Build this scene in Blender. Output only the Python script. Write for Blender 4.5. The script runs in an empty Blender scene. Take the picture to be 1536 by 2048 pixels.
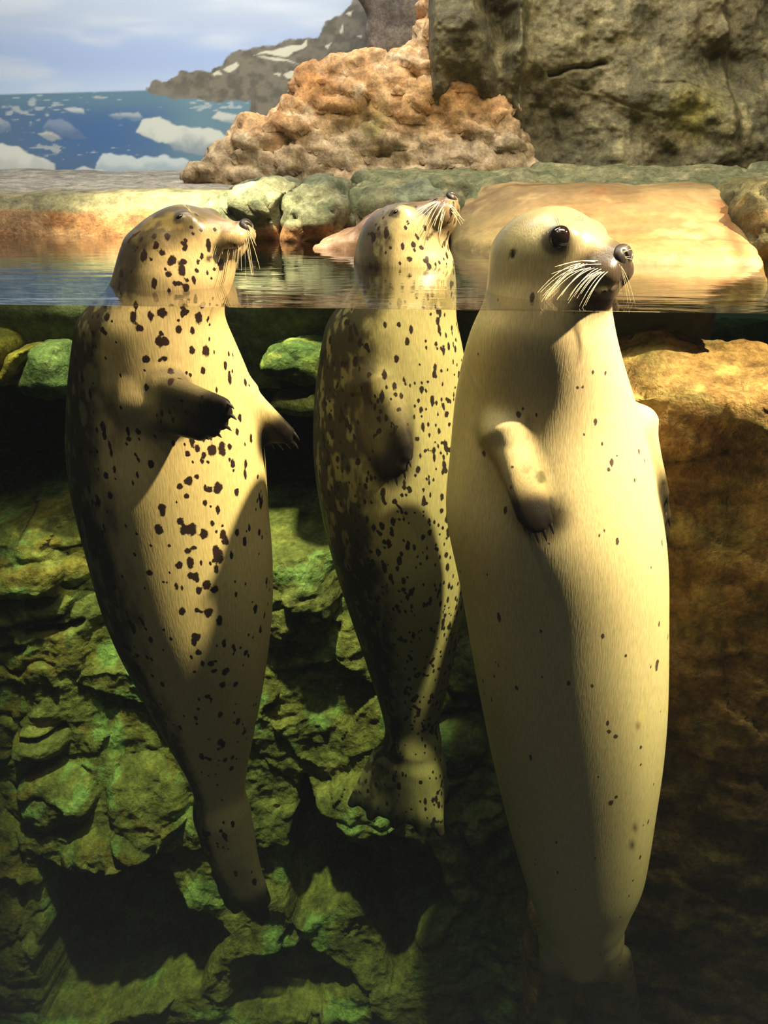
import bpy, math, random
import numpy as np
from mathutils import Vector, Euler, kdtree

random.seed(7)
rng = np.random.default_rng(7)
scene = bpy.context.scene

# ------------------------------------------------------------------ camera
FPX = 1700.0
PITCH, YAW = math.radians(22.78), math.radians(4.0)
CAM = Vector((0.0, -1.2, 0.199))
cam_data = bpy.data.cameras.new('camera')
cam_data.sensor_fit = 'VERTICAL'
cam_data.sensor_height = 36.0
cam_data.lens = FPX / 2048.0 * 36.0
cam_data.clip_start = 0.05
cam = bpy.data.objects.new('camera', cam_data)
cam.location = CAM
cam.rotation_euler = (math.pi / 2 - PITCH, 0, YAW)
scene.collection.objects.link(cam)
scene.camera = cam
RM = np.array(Euler(cam.rotation_euler).to_matrix())
CN = np.array(CAM)

# ------------------------------------------------------------------ world, exposure
world = bpy.data.worlds.new('world')
scene.world = world
world.use_nodes = True
world.node_tree.nodes['Background'].inputs[0].default_value = (0.72, 0.74, 0.68, 1)
world.node_tree.nodes['Background'].inputs[1].default_value = 0.10
vs = scene.view_settings
vs.view_transform = 'Standard'
vs.look = 'None'
vs.gamma = 1.0
vs.exposure = 0.0
vs.use_curve_mapping = False
cy = scene.cycles
cy.use_denoising = True
cy.use_adaptive_sampling = True
cy.adaptive_threshold = 0.08
cy.max_bounces = 5
cy.diffuse_bounces = 2
cy.glossy_bounces = 3
cy.transparent_max_bounces = 16
cy.caustics_reflective = False
cy.caustics_refractive = False
cy.sample_clamp_indirect = 4.0


def lamp(name, kind, loc, target, energy, color, size=0.1, angle=60, blend=0.5, size_y=None):
    d = bpy.data.lights.new(name, kind)
    d.energy = energy
    d.color = color
    if kind == 'SPOT':
        d.spot_size = math.radians(angle)
        d.spot_blend = blend
        d.shadow_soft_size = size
    else:
        d.size = size
        if size_y:
            d.shape = 'RECTANGLE'
            d.size_y = size_y
    o = bpy.data.objects.new(name, d)
    o.location = loc
    o.rotation_euler = (Vector(target) - Vector(loc)).to_track_quat('-Z', 'Y').to_euler()
    scene.collection.objects.link(o)
    return o


# the hall's ceiling lamps over the pool, about 2.6 m above the water, all out of the picture
lamp('ceiling_spot_right_offscreen', 'SPOT', (2.46, -0.15, 2.60), (0.00, 0.26, -0.50), 4700, (1.0, 0.80, 0.53), 0.05, 28, 1.0)
lamp('ceiling_spot_left_offscreen', 'SPOT', (-1.20, -0.40, 2.60), (0.22, 0.25, -0.75), 240, (1.0, 0.82, 0.40), 0.06, 24, 0.8)
lamp('ceiling_spot_pool_offscreen', 'SPOT', (-0.80, 0.56, 2.60), (-0.66, 0.95, -1.3), 3300, (1.0, 0.92, 0.60), 0.08, 21, 0.5)
lamp('ceiling_light_back_offscreen', 'AREA', (-0.75, 1.10, 2.60), (-0.75, 2.6, 0.40), 95, (0.97, 0.98, 1.0), 1.7, size_y=0.5)
lamp('ceiling_light_offscreen', 'AREA', (0.4, 0.0, 2.60), (0.4, 1.5, 0.2), 110, (1.0, 0.90, 0.70), 2.0, size_y=0.8)



# ------------------------------------------------------------------ pixel helpers (1536 x 2048 frame)
def ray(px, py):
    v = RM @ np.array([(px - 768) / FPX, -(py - 1024) / FPX, -1.0])
    return v


def P(px, py, Y):
    v = ray(px, py)
    t = (Y - CN[1]) / v[1]
    return CN + v * t


def proj(p):
    q = (p - CN) @ RM
    return np.stack([768 + FPX * q[:, 0] / -q[:, 2], 1024 - FPX * q[:, 1] / -q[:, 2]], 1)


def lin(c):
    c = np.array(c, float) / 255.0
    return np.where(c <= 0.04045, c / 12.92, ((c + 0.055) / 1.055) ** 2.4)


# ------------------------------------------------------------------ numpy noise
def _h(ix, iy, iz, seed):
    a = (ix.astype(np.uint32) * np.uint32(374761393) + iy.astype(np.uint32) * np.uint32(668265263)
         + iz.astype(np.uint32) * np.uint32(2147483647 & 1274126177) + np.uint32(seed * 7919 + 13))
    a = (a ^ (a >> np.uint32(13))) * np.uint32(1274126177)
    a = a ^ (a >> np.uint32(16))
    return (a & np.uint32(0xFFFFFF)).astype(np.float32) / np.float32(0xFFFFFF)


def vnoise(p, seed=0):
    b = np.floor(p)
    f = (p - b).astype(np.float32)
    i = b.astype(np.int64)
    f = f * f * f * (f * (f * 6 - 15) + 10)
    x, y, z = i[:, 0], i[:, 1], i[:, 2]
    fx, fy, fz = f[:, 0], f[:, 1], f[:, 2]
    r = 0
    for dx in (0, 1):
        wx = fx if dx else 1 - fx
        for dy in (0, 1):
            wy = fy if dy else 1 - fy
            for dz in (0, 1):
                wz = fz if dz else 1 - fz
                r = r + wx * wy * wz * _h(x + dx, y + dy, z + dz, seed)
    return r * 2 - 1


def fbm(p, octv=4, seed=0, gain=0.5, ridged=False):
    r, a, t = 0, 1.0, 0.0
    q = np.array(p, dtype=np.float64)
    for k in range(octv):
        n = vnoise(q, seed + k)
        if ridged:
            n = 1 - 2 * np.abs(n)
        r = r + a * n
        t += a
        a *= gain
        q = q * 2.03 + 17.3
    return r / t


def worley(p, seed=0):
    b = np.floor(p).astype(np.int64)
    f1 = np.full(len(p), 9.0, np.float32)
    f2 = np.full(len(p), 9.0, np.float32)
    cid = np.zeros(len(p), np.float32)
    for dx in (-1, 0, 1):
        for dy in (-1, 0, 1):
            for dz in (-1, 0, 1):
                x, y, z = b[:, 0] + dx, b[:, 1] + dy, b[:, 2] + dz
                qx = x + _h(x, y, z, seed)
                qy = y + _h(x, y, z, seed + 101)
                qz = z + _h(x, y, z, seed + 202)
                d = np.sqrt((qx - p[:, 0]) ** 2 + (qy - p[:, 1]) ** 2 + (qz - p[:, 2]) ** 2).astype(np.float32)
                m = d < f1
                f2 = np.where(m, f1, np.minimum(f2, d))
                cid = np.where(m, _h(x, y, z, seed + 303), cid)
                f1 = np.where(m, d, f1)
    return f1, f2, cid


def smooth(e0, e1, x):
    t = np.clip((x - e0) / (e1 - e0), 0, 1)
    return t * t * (3 - 2 * t)


def mixc(a, b, t):
    t = np.asarray(t)[:, None]
    return a * (1 - t) + b * t


# ------------------------------------------------------------------ sdf tools
def smin(a, b, k):
    h = np.clip(0.5 + 0.5 * (b - a) / k, 0, 1)
    return b * (1 - h) + a * h - k * h * (1 - h)


def smax(a, b, k):
    return -smin(-a, -b, k)


def sd_cone(p, a, b, ra, rb):
    a = np.asarray(a, float)
    ba = np.asarray(b, float) - a
    h = np.clip(((p - a) @ ba) / (ba @ ba), 0, 1)
    return np.linalg.norm(p - a - h[:, None] * ba, axis=1) - (ra + (rb - ra) * h)


def sd_ell(p, c, r):
    r = np.asarray(r, float)
    q = (p - np.asarray(c)) / r
    k0 = np.linalg.norm(q, axis=1)
    k1 = np.linalg.norm(q / r, axis=1) + 1e-9
    return k0 * (k0 - 1) / k1


def sd_poly(q, poly):
    poly = np.asarray(poly, float)
    n = len(poly)
    d = np.full(len(q), 1e9)
    s = np.ones(len(q))
    for i in range(n):
        a, b = poly[i], poly[i - 1]
        e = b - a
        w = q - a
        t = np.clip((w @ e) / (e @ e + 1e-12), 0, 1)
        r = w - t[:, None] * e
        d = np.minimum(d, (r * r).sum(1))
        c1 = q[:, 1] >= a[1]
        c2 = q[:, 1] < b[1]
        c3 = e[0] * w[:, 1] > e[1] * w[:, 0]
        flip = (c1 & c2 & c3) | (~c1 & ~c2 & ~c3)
        s = np.where(flip, -s, s)
    return s * np.sqrt(d)


def mesh_sdf(F, lo, hi, h):
    """surface nets of F(points) inside the box lo..hi with cell size h"""
    lo, hi = np.asarray(lo, float), np.asarray(hi, float)
    S = 4
    n = (np.ceil((hi - lo) / h / S).astype(int) + 1) * S + 1
    nc = (n - 1) // S + 1
    ax = [lo[i] + h * np.arange(n[i]) for i in range(3)]
    cx = np.stack(np.meshgrid(*[a[::S] for a in ax], indexing='ij'), -1).reshape(-1, 3)
    fc = F(cx).reshape(nc)
    idx = [np.minimum((np.arange(n[i]) + S // 2) // S, nc[i] - 1) for i in range(3)]
    V = fc[np.ix_(*idx)].astype(np.float32)
    near = np.argwhere(np.abs(V) < 7.5 * h)
    pts = lo + near * h
    V[near[:, 0], near[:, 1], near[:, 2]] = F(pts)
    ins = V < 0
    m = n - 1
    cnt = np.zeros(m, np.int8)
    for i in (0, 1):
        for j in (0, 1):
            for k in (0, 1):
                cnt += ins[i:m[0] + i, j:m[1] + j, k:m[2] + k]
    act = np.argwhere((cnt > 0) & (cnt < 8))
    vid = np.full(m, -1, np.int64)
    vid[act[:, 0], act[:, 1], act[:, 2]] = np.arange(len(act))
    acc = np.zeros((len(act), 3))
    num = np.zeros(len(act))
    corners = [(i, j, k) for i in (0, 1) for j in (0, 1) for k in (0, 1)]
    for c in corners:
        for a in range(3):
            if c[a] == 1:
                continue
            c2 = list(c)
            c2[a] = 1
            v0 = V[act[:, 0] + c[0], act[:, 1] + c[1], act[:, 2] + c[2]]
            v1 = V[act[:, 0] + c2[0], act[:, 1] + c2[1], act[:, 2] + c2[2]]
            cr = (v0 < 0) != (v1 < 0)
            t = np.where(cr, v0 / np.where(cr, v0 - v1, 1), 0)
            q = np.tile(np.array(c, float), (len(act), 1))
            q[:, a] += t
            acc += q * cr[:, None]
            num += cr
    vert = lo + h * (act + acc / num[:, None])
    quads = []
    for a in range(3):
        b, c = (a + 1) % 3, (a + 2) % 3
        s0 = [slice(None)] * 3
        s1 = [slice(None)] * 3
        s0[a] = slice(0, n[a] - 1)
        s1[a] = slice(1, n[a])
        cr = ins[tuple(s0)] != ins[tuple(s1)]
        e = np.argwhere(cr)
        ok = (e[:, b] > 0) & (e[:, c] > 0) & (e[:, b] < m[b]) & (e[:, c] < m[c])
        e = e[ok]
        sg = ins[tuple(s0)][e[:, 0], e[:, 1], e[:, 2]]

        def g(db, dc):
            f = e.copy()
            f[:, b] -= db
            f[:, c] -= dc
            return vid[f[:, 0], f[:, 1], f[:, 2]]
        q = np.stack([g(1, 1), g(0, 1), g(0, 0), g(1, 0)], 1)
        q = np.where(sg[:, None], q, q[:, ::-1])
        quads.append(q)
    quads = np.concatenate(quads)
    quads = quads[(quads >= 0).all(1)]
    return vert, quads


def sdf_normals(F, v, e=0.002):
    g = np.stack([F(v + d) - F(v - d) for d in np.eye(3) * e], 1)
    return g / (np.linalg.norm(g, axis=1, keepdims=True) + 1e-9)


def mesh_normals(v, q):
    a = v[q[:, 2]] - v[q[:, 0]]
    b = v[q[:, 3]] - v[q[:, 1]]
    fn = np.cross(a, b)
    n = np.zeros_like(v)
    for k in range(4):
        for c in range(3):
            n[:, c] += np.bincount(q[:, k], fn[:, c], len(v))
    return n / (np.linalg.norm(n, axis=1, keepdims=True) + 1e-12)


# ------------------------------------------------------------------ object helpers
def new_obj(name, mesh, mat, parent=None):
    o = bpy.data.objects.new(name, mesh)
    scene.collection.objects.link(o)
    if mat:
        mesh.materials.append(mat)
    if parent:
        o.parent = parent
    return o


def mesh_np(name, v, q, smooth_shade=True, attrs=None, col=None):
    me = bpy.data.meshes.new(name)
    me.vertices.add(len(v))
    me.vertices.foreach_set('co', np.asarray(v, np.float32).ravel())
    k = q.shape[1]
    me.loops.add(q.size)
    me.loops.foreach_set('vertex_index', q.astype(np.int32).ravel())
    me.polygons.add(len(q))
    me.polygons.foreach_set('loop_start', np.arange(0, q.size, k, dtype=np.int32))
    me.polygons.foreach_set('use_smooth', np.full(len(q), bool(smooth_shade)))
    for nm, a in (attrs or {}).items():
        at = me.attributes.new(nm, 'FLOAT', 'POINT')
        at.data.foreach_set('value', np.asarray(a, np.float32))
    if col is not None:
        ca = me.color_attributes.new('Col', 'FLOAT_COLOR', 'POINT')
        c4 = np.ones((len(v), 4), np.float32)
        c4[:, :3] = np.clip(col, 0, 1)
        ca.data.foreach_set('color', c4.ravel())
    me.update()
    me.validate()
    return me


def tag(o, label=None, cat=None, group=None, kind=None):
    if label:
        o['label'] = label
    if cat:
        o['category'] = cat
    if group:
        o['group'] = group
    if kind:
        o['kind'] = kind
    return o


# ------------------------------------------------------------------ materials
def nodes(name):
    m = bpy.data.materials.new(name)
    m.use_nodes = True
    t = m.node_tree
    return m, t, t.nodes, t.links, t.nodes['Principled BSDF']


def nnode(N, kind, **kw):
    n = N.new(kind)
    for k, v in kw.items():
        if k in n.inputs:
            n.inputs[k].default_value = v
        else:
            setattr(n, k, v)
    return n


def rock_material(name, rough=0.8, bump=0.42, scale=26.0, dist=0.012, vary=0.55, spec=0.3):
    m, t, N, L, B = nodes(name)
    at = nnode(N, 'ShaderNodeAttribute', attribute_name='Col')
    tc = N.new('ShaderNodeTexCoord')
    n1 = nnode(N, 'ShaderNodeTexNoise', Scale=scale, Detail=8.0, Roughness=0.65)
    n2 = nnode(N, 'ShaderNodeTexNoise', Scale=scale * 4.3, Detail=5.0, Roughness=0.6, Distortion=0.6)
    L.new(tc.outputs['Object'], n1.inputs['Vector'])
    L.new(tc.outputs['Object'], n2.inputs['Vector'])
    r1 = nnode(N, 'ShaderNodeMapRange')
    r1.inputs['From Min'].default_value = 0.3
    r1.inputs['From Max'].default_value = 0.7
    r1.inputs['To Min'].default_value = 1 - vary
    r1.inputs['To Max'].default_value = 1 + vary
    L.new(n1.outputs['Fac'], r1.inputs['Value'])
    r2 = nnode(N, 'ShaderNodeMapRange')
    r2.inputs['From Min'].default_value = 0.3
    r2.inputs['From Max'].default_value = 0.7
    r2.inputs['To Min'].default_value = 1 - vary * 0.6
    r2.inputs['To Max'].default_value = 1 + vary * 0.6
    L.new(n2.outputs['Fac'], r2.inputs['Value'])
    mu = nnode(N, 'ShaderNodeMath', operation='MULTIPLY')
    L.new(r1.outputs[0], mu.inputs[0])
    L.new(r2.outputs[0], mu.inputs[1])
    sc = nnode(N, 'ShaderNodeVectorMath', operation='SCALE')
    L.new(at.outputs['Color'], sc.inputs[0])
    L.new(mu.outputs[0], sc.inputs['Scale'])
    L.new(sc.outputs[0], B.inputs['Base Color'])
    ad = nnode(N, 'ShaderNodeMath', operation='MULTIPLY_ADD')
    L.new(n2.outputs['Fac'], ad.inputs[0])
    ad.inputs[1].default_value = 0.35
    L.new(n1.outputs['Fac'], ad.inputs[2])
    bp = nnode(N, 'ShaderNodeBump', Strength=bump, Distance=dist)
    L.new(ad.outputs[0], bp.inputs['Height'])
    L.new(bp.outputs[0], B.inputs['Normal'])
    B.inputs['Roughness'].default_value = rough
    B.inputs['Specular IOR Level'].default_value = spec
    return m


M_rock = rock_material('weathered_rock')
M_sub = rock_material('algae_rock', rough=0.85, bump=0.8, scale=18, dist=0.02, vary=0.6, spec=0.1)
M_sand = rock_material('sandstone', rough=0.55, bump=0.35, scale=14, dist=0.01, vary=0.22, spec=0.4)


def mural_material():
    m, t, N, L, B = nodes('painted_mural')
    at = nnode(N, 'ShaderNodeAttribute', attribute_name='Col')
    L.new(at.outputs['Color'], B.inputs['Base Color'])
    B.inputs['Roughness'].default_value = 0.8
    B.inputs['Specular IOR Level'].default_value = 0.1
    return m


def clear_material(name, ior_r0, glossy_rough, ripple=0.0, absorb=None, tint=(1, 1, 1)):
    m = bpy.data.materials.new(name)
    m.use_nodes = True
    t = m.node_tree
    N, L = t.nodes, t.links
    N.remove(N['Principled BSDF'])
    out = N['Material Output']
    geo = N.new('ShaderNodeNewGeometry')
    tr = N.new('ShaderNodeBsdfTransparent')
    tr.inputs[0].default_value = (*tint, 1)
    gl = N.new('ShaderNodeBsdfGlossy')
    gl.inputs['Roughness'].default_value = glossy_rough
    dot = nnode(N, 'ShaderNodeVectorMath', operation='DOT_PRODUCT')
    L.new(geo.outputs['Incoming'], dot.inputs[0])
    nrm = geo.outputs['Normal']
    if ripple:
        tc = N.new('ShaderNodeTexCoord')
        mp = N.new('ShaderNodeMapping')
        mp.inputs['Scale'].default_value = (5, 20, 5)
        L.new(tc.outputs['Object'], mp.inputs['Vector'])
        nz = nnode(N, 'ShaderNodeTexNoise', Scale=1.0, Detail=3.0, Roughness=0.5, Distortion=0.4)
        L.new(mp.outputs[0], nz.inputs['Vector'])
        bp = nnode(N, 'ShaderNodeBump', Strength=ripple, Distance=0.01)
        L.new(nz.outputs['Fac'], bp.inputs['Height'])
        nrm = bp.outputs[0]
        L.new(nrm, gl.inputs['Normal'])
    L.new(geo.outputs['Normal'], dot.inputs[1])
    ab = nnode(N, 'ShaderNodeMath', operation='ABSOLUTE')
    L.new(dot.outputs['Value'], ab.inputs[0])
    om = nnode(N, 'ShaderNodeMath', operation='SUBTRACT')
    om.inputs[0].default_value = 1.0
    L.new(ab.outputs[0], om.inputs[1])
    pw = nnode(N, 'ShaderNodeMath', operation='POWER')
    L.new(om.outputs[0], pw.inputs[0])
    pw.inputs[1].default_value = 3.4
    ma = nnode(N, 'ShaderNodeMath', operation='MULTIPLY_ADD')
    L.new(pw.outputs[0], ma.inputs[0])
    ma.inputs[1].default_value = 1 - ior_r0
    ma.inputs[2].default_value = ior_r0
    mx = N.new('ShaderNodeMixShader')
    L.new(ma.outputs[0], mx.inputs[0])
    L.new(tr.outputs[0], mx.inputs[1])
    L.new(gl.outputs[0], mx.inputs[2])
    L.new(mx.outputs[0], out.inputs['Surface'])
    if absorb:
        va = N.new('ShaderNodeVolumeAbsorption')
        va.inputs['Color'].default_value = (*absorb[0], 1)
        va.inputs['Density'].default_value = absorb[1]
        L.new(va.outputs[0], out.inputs['Volume'])
    return m


M_water = clear_material('water', 0.02, 0.03, ripple=0.10, absorb=((0.40, 0.56, 0.36), 0.95))
M_glass = clear_material('aquarium_glass', 0.03, 0.0, tint=(0.97, 0.99, 0.98))


# ------------------------------------------------------------------ the setting
def box_mesh(name, lo, hi):
    v = np.array([(x, y, z) for x in (lo[0], hi[0]) for y in (lo[1], hi[1]) for z in (lo[2], hi[2])], float)
    q = np.array([(0, 1, 3, 2), (4, 6, 7, 5), (0, 4, 5, 1), (2, 3, 7, 6), (0, 2, 6, 4), (1, 5, 7, 3)])
    return mesh_np(name, v, q, False)


# water body: profile in y-z (with a small meniscus at the pane), pulled along x
prof = [(0.0, -2.36), (0.0, 0.004), (0.002, 0.0015), (0.005, 0.0), (0.6, 0.0), (1.4, 0.0), (3.0, 0.0), (3.0, -2.36)]
n = len(prof)
v = np.array([(x, y, z) for x in (-2.1, 2.1) for (y, z) in prof])
me = bpy.data.meshes.new('water')
faces = [tuple(range(n)), tuple(range(2 * n - 1, n - 1, -1))]
faces += [(i, i + n, (i + 1) % n + n, (i + 1) % n) for i in range(n)]
me.from_pydata([tuple(p) for p in v], [], faces)
import bmesh
bm = bmesh.new()
bm.from_mesh(me)
bmesh.ops.recalc_face_normals(bm, faces=bm.faces)
for f in bm.faces:
    f.smooth = False
bm.to_mesh(me)
bm.free()
water = tag(new_obj('water', me, M_water), 'clear green water filling the seal pool up to a calm surface', 'water', kind='stuff')

pane = tag(new_obj('window_1', box_mesh('window_1', (-2.1, -0.05, -2.36), (2.1, -0.002, 0.60)), M_glass), kind='structure')
tag(pane, 'tall clear viewing pane at the front of the seal pool', 'glass pane')


def grid_mesh(name, U, V, fn, colfn):
    uu, vv = np.meshgrid(U, V, indexing='ij')
    p = fn(uu.ravel(), vv.ravel())
    nu, nv = len(U), len(V)
    i = np.arange((nu - 1) * (nv - 1))
    a = (i // (nv - 1)) * nv + i % (nv - 1)
    q = np.stack([a, a + nv, a + nv + 1, a + 1], 1)
    nr = mesh_normals(p, q)
    return mesh_np(name, p, q, True, col=colfn(p, nr))


# floor
def floor_fn(u, w):
    p = np.stack([u, w, np.full_like(u, -2.32)], 1)
    p[:, 2] += 0.03 * fbm(p * 6, 4, 5)
    return p


fl = grid_mesh('floor', np.linspace(-2.1, 2.1, 120), np.linspace(0.0, 2.9, 80), floor_fn,
               lambda p, nr: mixc(lin((92, 98, 60)), lin((76, 86, 54)), smooth(-0.3, 0.3, fbm(p * 5, 3, 9))))
floor = tag(new_obj('floor', fl, M_sub), kind='structure')

# painted backdrop
MY = 2.6


def in_poly(q, poly, warp, soft=2.0):
    return smooth(soft, -soft, sd_poly(q + warp, poly))


def mural_col(p, nr):
    q = proj(p)
    s3 = np.stack([q[:, 0] / 40, q[:, 1] / 40, np.zeros(len(q))], 1)
    w = np.stack([fbm(s3 * 2.2, 4, 21), fbm(s3 * 2.2, 4, 31)], 1) * 9
    x, y = q[:, 0], q[:, 1]
    c = mixc(np.tile(lin((176, 186, 208)), (len(p), 1)), lin((160, 177, 214)), smooth(20, 110, y))
    c = mixc(c, lin((178, 194, 222)), smooth(120, 185, y))
    cl = np.stack([x / 240, y / 45, np.zeros(len(q))], 1)
    c = mixc(c, lin((205, 210, 220)), 0.6 * smooth(0.0, 0.6, fbm(cl, 4, 41) + 0.25 * np.exp(-((y - 75) / 30) ** 2) * smooth(420, 200, x)))
    hz = 189 - 0.028 * x
    sea = mixc(np.tile(lin((92, 116, 148)), (len(p), 1)), lin((76, 108, 154)), np.exp(-((x - 200) / 120) ** 2 - ((y - 270) / 55) ** 2))
    sea = mixc(sea, lin((104, 134, 150)), smooth(235, 190, y) * 0.7)
    sea = mixc(sea, lin((112, 140, 150)), smooth(300, 400, x) * 0.7)
    st = np.stack([x / 16, y / 5, np.zeros(len(q))], 1)
    fl = fbm(st, 4, 55)
    zone = (np.exp(-((x - 50) / 75) ** 2 - ((y - 215) / 28) ** 2) + np.exp(-((x - 440) / 70) ** 2 - ((y - 212) / 16) ** 2)
            + 0.8 * np.exp(-((x - 110) / 60) ** 2 - ((y - 300) / 14) ** 2) + 0.7 * np.exp(-((x - 180) / 60) ** 2 - ((y - 195) / 10) ** 2))
    sea = mixc(sea, lin((170, 178, 182)), 0.85 * smooth(0.55, 0.85, fl + zone * 0.75))
    def floe(pl, top, shade):
        nonlocal sea
        pl = np.array(pl, float)
        m = in_poly(q, pl, w * 0.7)
        y0, y1 = pl[:, 1].min(), pl[:, 1].max()
        tt = smooth(0.35, 0.8, (y - y0) / (y1 - y0) + 0.35 * fbm(s3 * 1.6, 3, 61))
        sea = mixc(sea, mixc(np.tile(lin(top), (len(p), 1)), lin(shade), tt), m)
    floe([(270, 262), (285, 240), (320, 235), (345, 248), (400, 255), (440, 262), (475, 285), (430, 310), (400, 312), (350, 300), (318, 283)], (202, 204, 196), (142, 150, 160))
    floe([(192, 322), (205, 310), (240, 310), (262, 309), (275, 316), (330, 312), (370, 318), (405, 340), (380, 352), (190, 352)], (196, 204, 206), (168, 180, 190))
    floe([(-400, 300), (-100, 290), (0, 284), (40, 296), (75, 312), (112, 330), (112, 352), (-400, 352)], (214, 214, 208), (196, 198, 194))
    floe([(112, 350), (140, 338), (175, 334), (215, 344), (228, 352)], (205, 208, 208), (180, 190, 196))
    floe([(85, 262), (100, 236), (125, 238), (155, 256), (175, 276), (140, 276), (110, 270)], (128, 144, 170), (96, 116, 152))
    floe([(80, 270), (95, 262), (108, 268), (124, 277), (98, 280)], (190, 192, 186), (150, 156, 165))
    floe([(220, 230), (245, 226), (275, 223), (290, 238), (260, 240), (232, 237)], (158, 168, 176), (112, 132, 158))
    floe([(-300, 240), (0, 232), (16, 242), (20, 262), (0, 268), (-300, 270)], (150, 160, 176), (110, 128, 158))
    floe([(422, 236), (440, 226), (470, 228), (520, 236), (520, 250), (450, 247)], (190, 192, 186), (150, 158, 162))
    floe([(125, 221), (140, 215), (165, 218), (170, 229), (150, 226)], (182, 190, 190), (150, 162, 172))
    c = mixc(c, sea, smooth(-2, 2, y - hz))
    head = [(292, 182), (305, 165), (345, 158), (360, 146), (420, 142), (455, 120), (480, 100), (520, 95), (560, 84), (600, 76), (635, 75), (650, 48), (680, 30), (705, 8), (720, -40), (1000, -260), (1300, -260), (1300, 400), (500, 400), (500, 205), (330, 196)]
    hm = in_poly(q, head, w * 0.9)
    hc = mixc(np.tile(lin((124, 116, 104)), (len(p), 1)), lin((100, 95, 86)), smooth(-0.3, 0.35, fbm(s3 * 2.6, 5, 71, 0.6)))
    hc = mixc(hc, lin((135, 130, 125)), 0.6 * smooth(160, 200, y) * smooth(420, 320, x))
    for pl in ([(505, 108), (560, 96), (600, 88), (614, 78), (612, 92), (585, 104), (575, 115), (540, 108)], [(510, 112), (560, 115), (600, 130), (570, 122), (530, 116)],
               [(446, 138), (475, 122), (480, 130), (462, 144)], [(424, 148), (440, 142), (446, 150), (430, 152)], [(566, 150), (585, 142), (608, 142), (600, 156), (575, 157)],
               [(545, 150), (560, 146), (560, 153)], [(678, 62), (685, 48), (682, 72)], [(650, 92), (664, 84), (655, 96)], [(690, 28), (704, 24), (700, 32)], [(712, 72), (722, 68), (722, 74)]):
        hc = mixc(hc, lin((208, 202, 182)), in_poly(q, pl, w * 0.5, 1.5) * 0.95)
    return mixc(c, hc, hm)


ax0, ax1 = P(-620, 300, MY)[0], P(1100, 300, MY)[0]
az0, az1 = 0.05, P(700, -420, MY)[2]


def mural_fn(u, w):
    return np.stack([u, np.full_like(u, MY), w], 1)


mm = grid_mesh('wall_back', np.linspace(ax0, ax1, 560), np.linspace(az0, az1, 300), mural_fn, mural_col)
wall_back = tag(new_obj('wall_back', mm, mural_material()), 'painted mural of a blue icy sea under a pale sky', 'mural', kind='structure')


# ------------------------------------------------------------------ rocks
def palette(*cs):
    return [lin(c) for c in cs]


def rock_col(cs, freq, seed, extra=None):
    cs = palette(*cs)

    def f(p, nr):
        a = fbm(p * freq, 5, seed, 0.6)
        b = fbm(p * freq * 2.7, 4, seed + 50, 0.6)
        c = mixc(np.tile(cs[0], (len(p), 1)), cs[1], smooth(-0.22, 0.25, a))
        if len(cs) > 2:
            c = mixc(c, cs[2], smooth(0.12, 0.4, b))
        if extra is not None:
            c = extra(p, nr, c)
        return c
    return f


def rough_up(v, nr, amp, freq, seed, blk=0.0, bfreq=6.0, crack=0.0, stretch=(1, 1, 1)):
    d = amp * fbm(v * freq, 5, seed, 0.5) + amp * 0.5 * fbm(v * freq * 1.7, 4, seed + 9, 0.5, True)
    if blk or crack:
        wv = v * np.array(stretch) * bfreq + 0.35 * np.stack([fbm(v * bfreq, 3, seed + 1), fbm(v * bfreq, 3, seed + 2), fbm(v * bfreq, 3, seed + 3)], 1)
        f1, f2, cid = worley(wv, seed)
        d = d + blk * (cid - 0.5) + 0.5 * blk * (0.5 - f1) - crack * np.exp(-((f2 - f1) / 0.06))
    return v + nr * d[:, None]


def rock_xz(name, polypx, Y, y0, y1, r, h, label, col, mat=None, amp=0.012, freq=9, seed=1, blk=0.0, bfreq=8, crack=0.0, lean=0.0, cat='rock', stretch=(1, 1, 1)):
    """rock whose outline (photo pixels taken at distance Y) is given thickness y0..y1"""
    poly = np.array([P(x, y, Y)[[0, 2]] for x, y in polypx])

    def F(p):
        d2 = sd_poly(p[:, [0, 2]], poly) + r
        de = np.abs(p[:, 1] - lean * (p[:, 2]) - (y0 + y1) / 2) - (y1 - y0) / 2 + r
        return np.minimum(np.maximum(d2, de), 0) + np.hypot(np.maximum(d2, 0), np.maximum(de, 0)) - r
    lo = np.array([poly[:, 0].min() - 0.03, y0 - 0.03 - abs(lean), poly[:, 1].min() - 0.03])
    hi = np.array([poly[:, 0].max() + 0.03, y1 + 0.03 + abs(lean), poly[:, 1].max() + 0.03])
    v, q = mesh_sdf(F, lo, hi, h)
    v = rough_up(v, sdf_normals(F, v, h), amp, freq, seed, blk, bfreq, crack, stretch)
    me = mesh_np(name, v, q, True, col=col(v, mesh_normals(v, q)))
    return tag(new_obj(name, me, mat or M_rock), label, cat)


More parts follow.
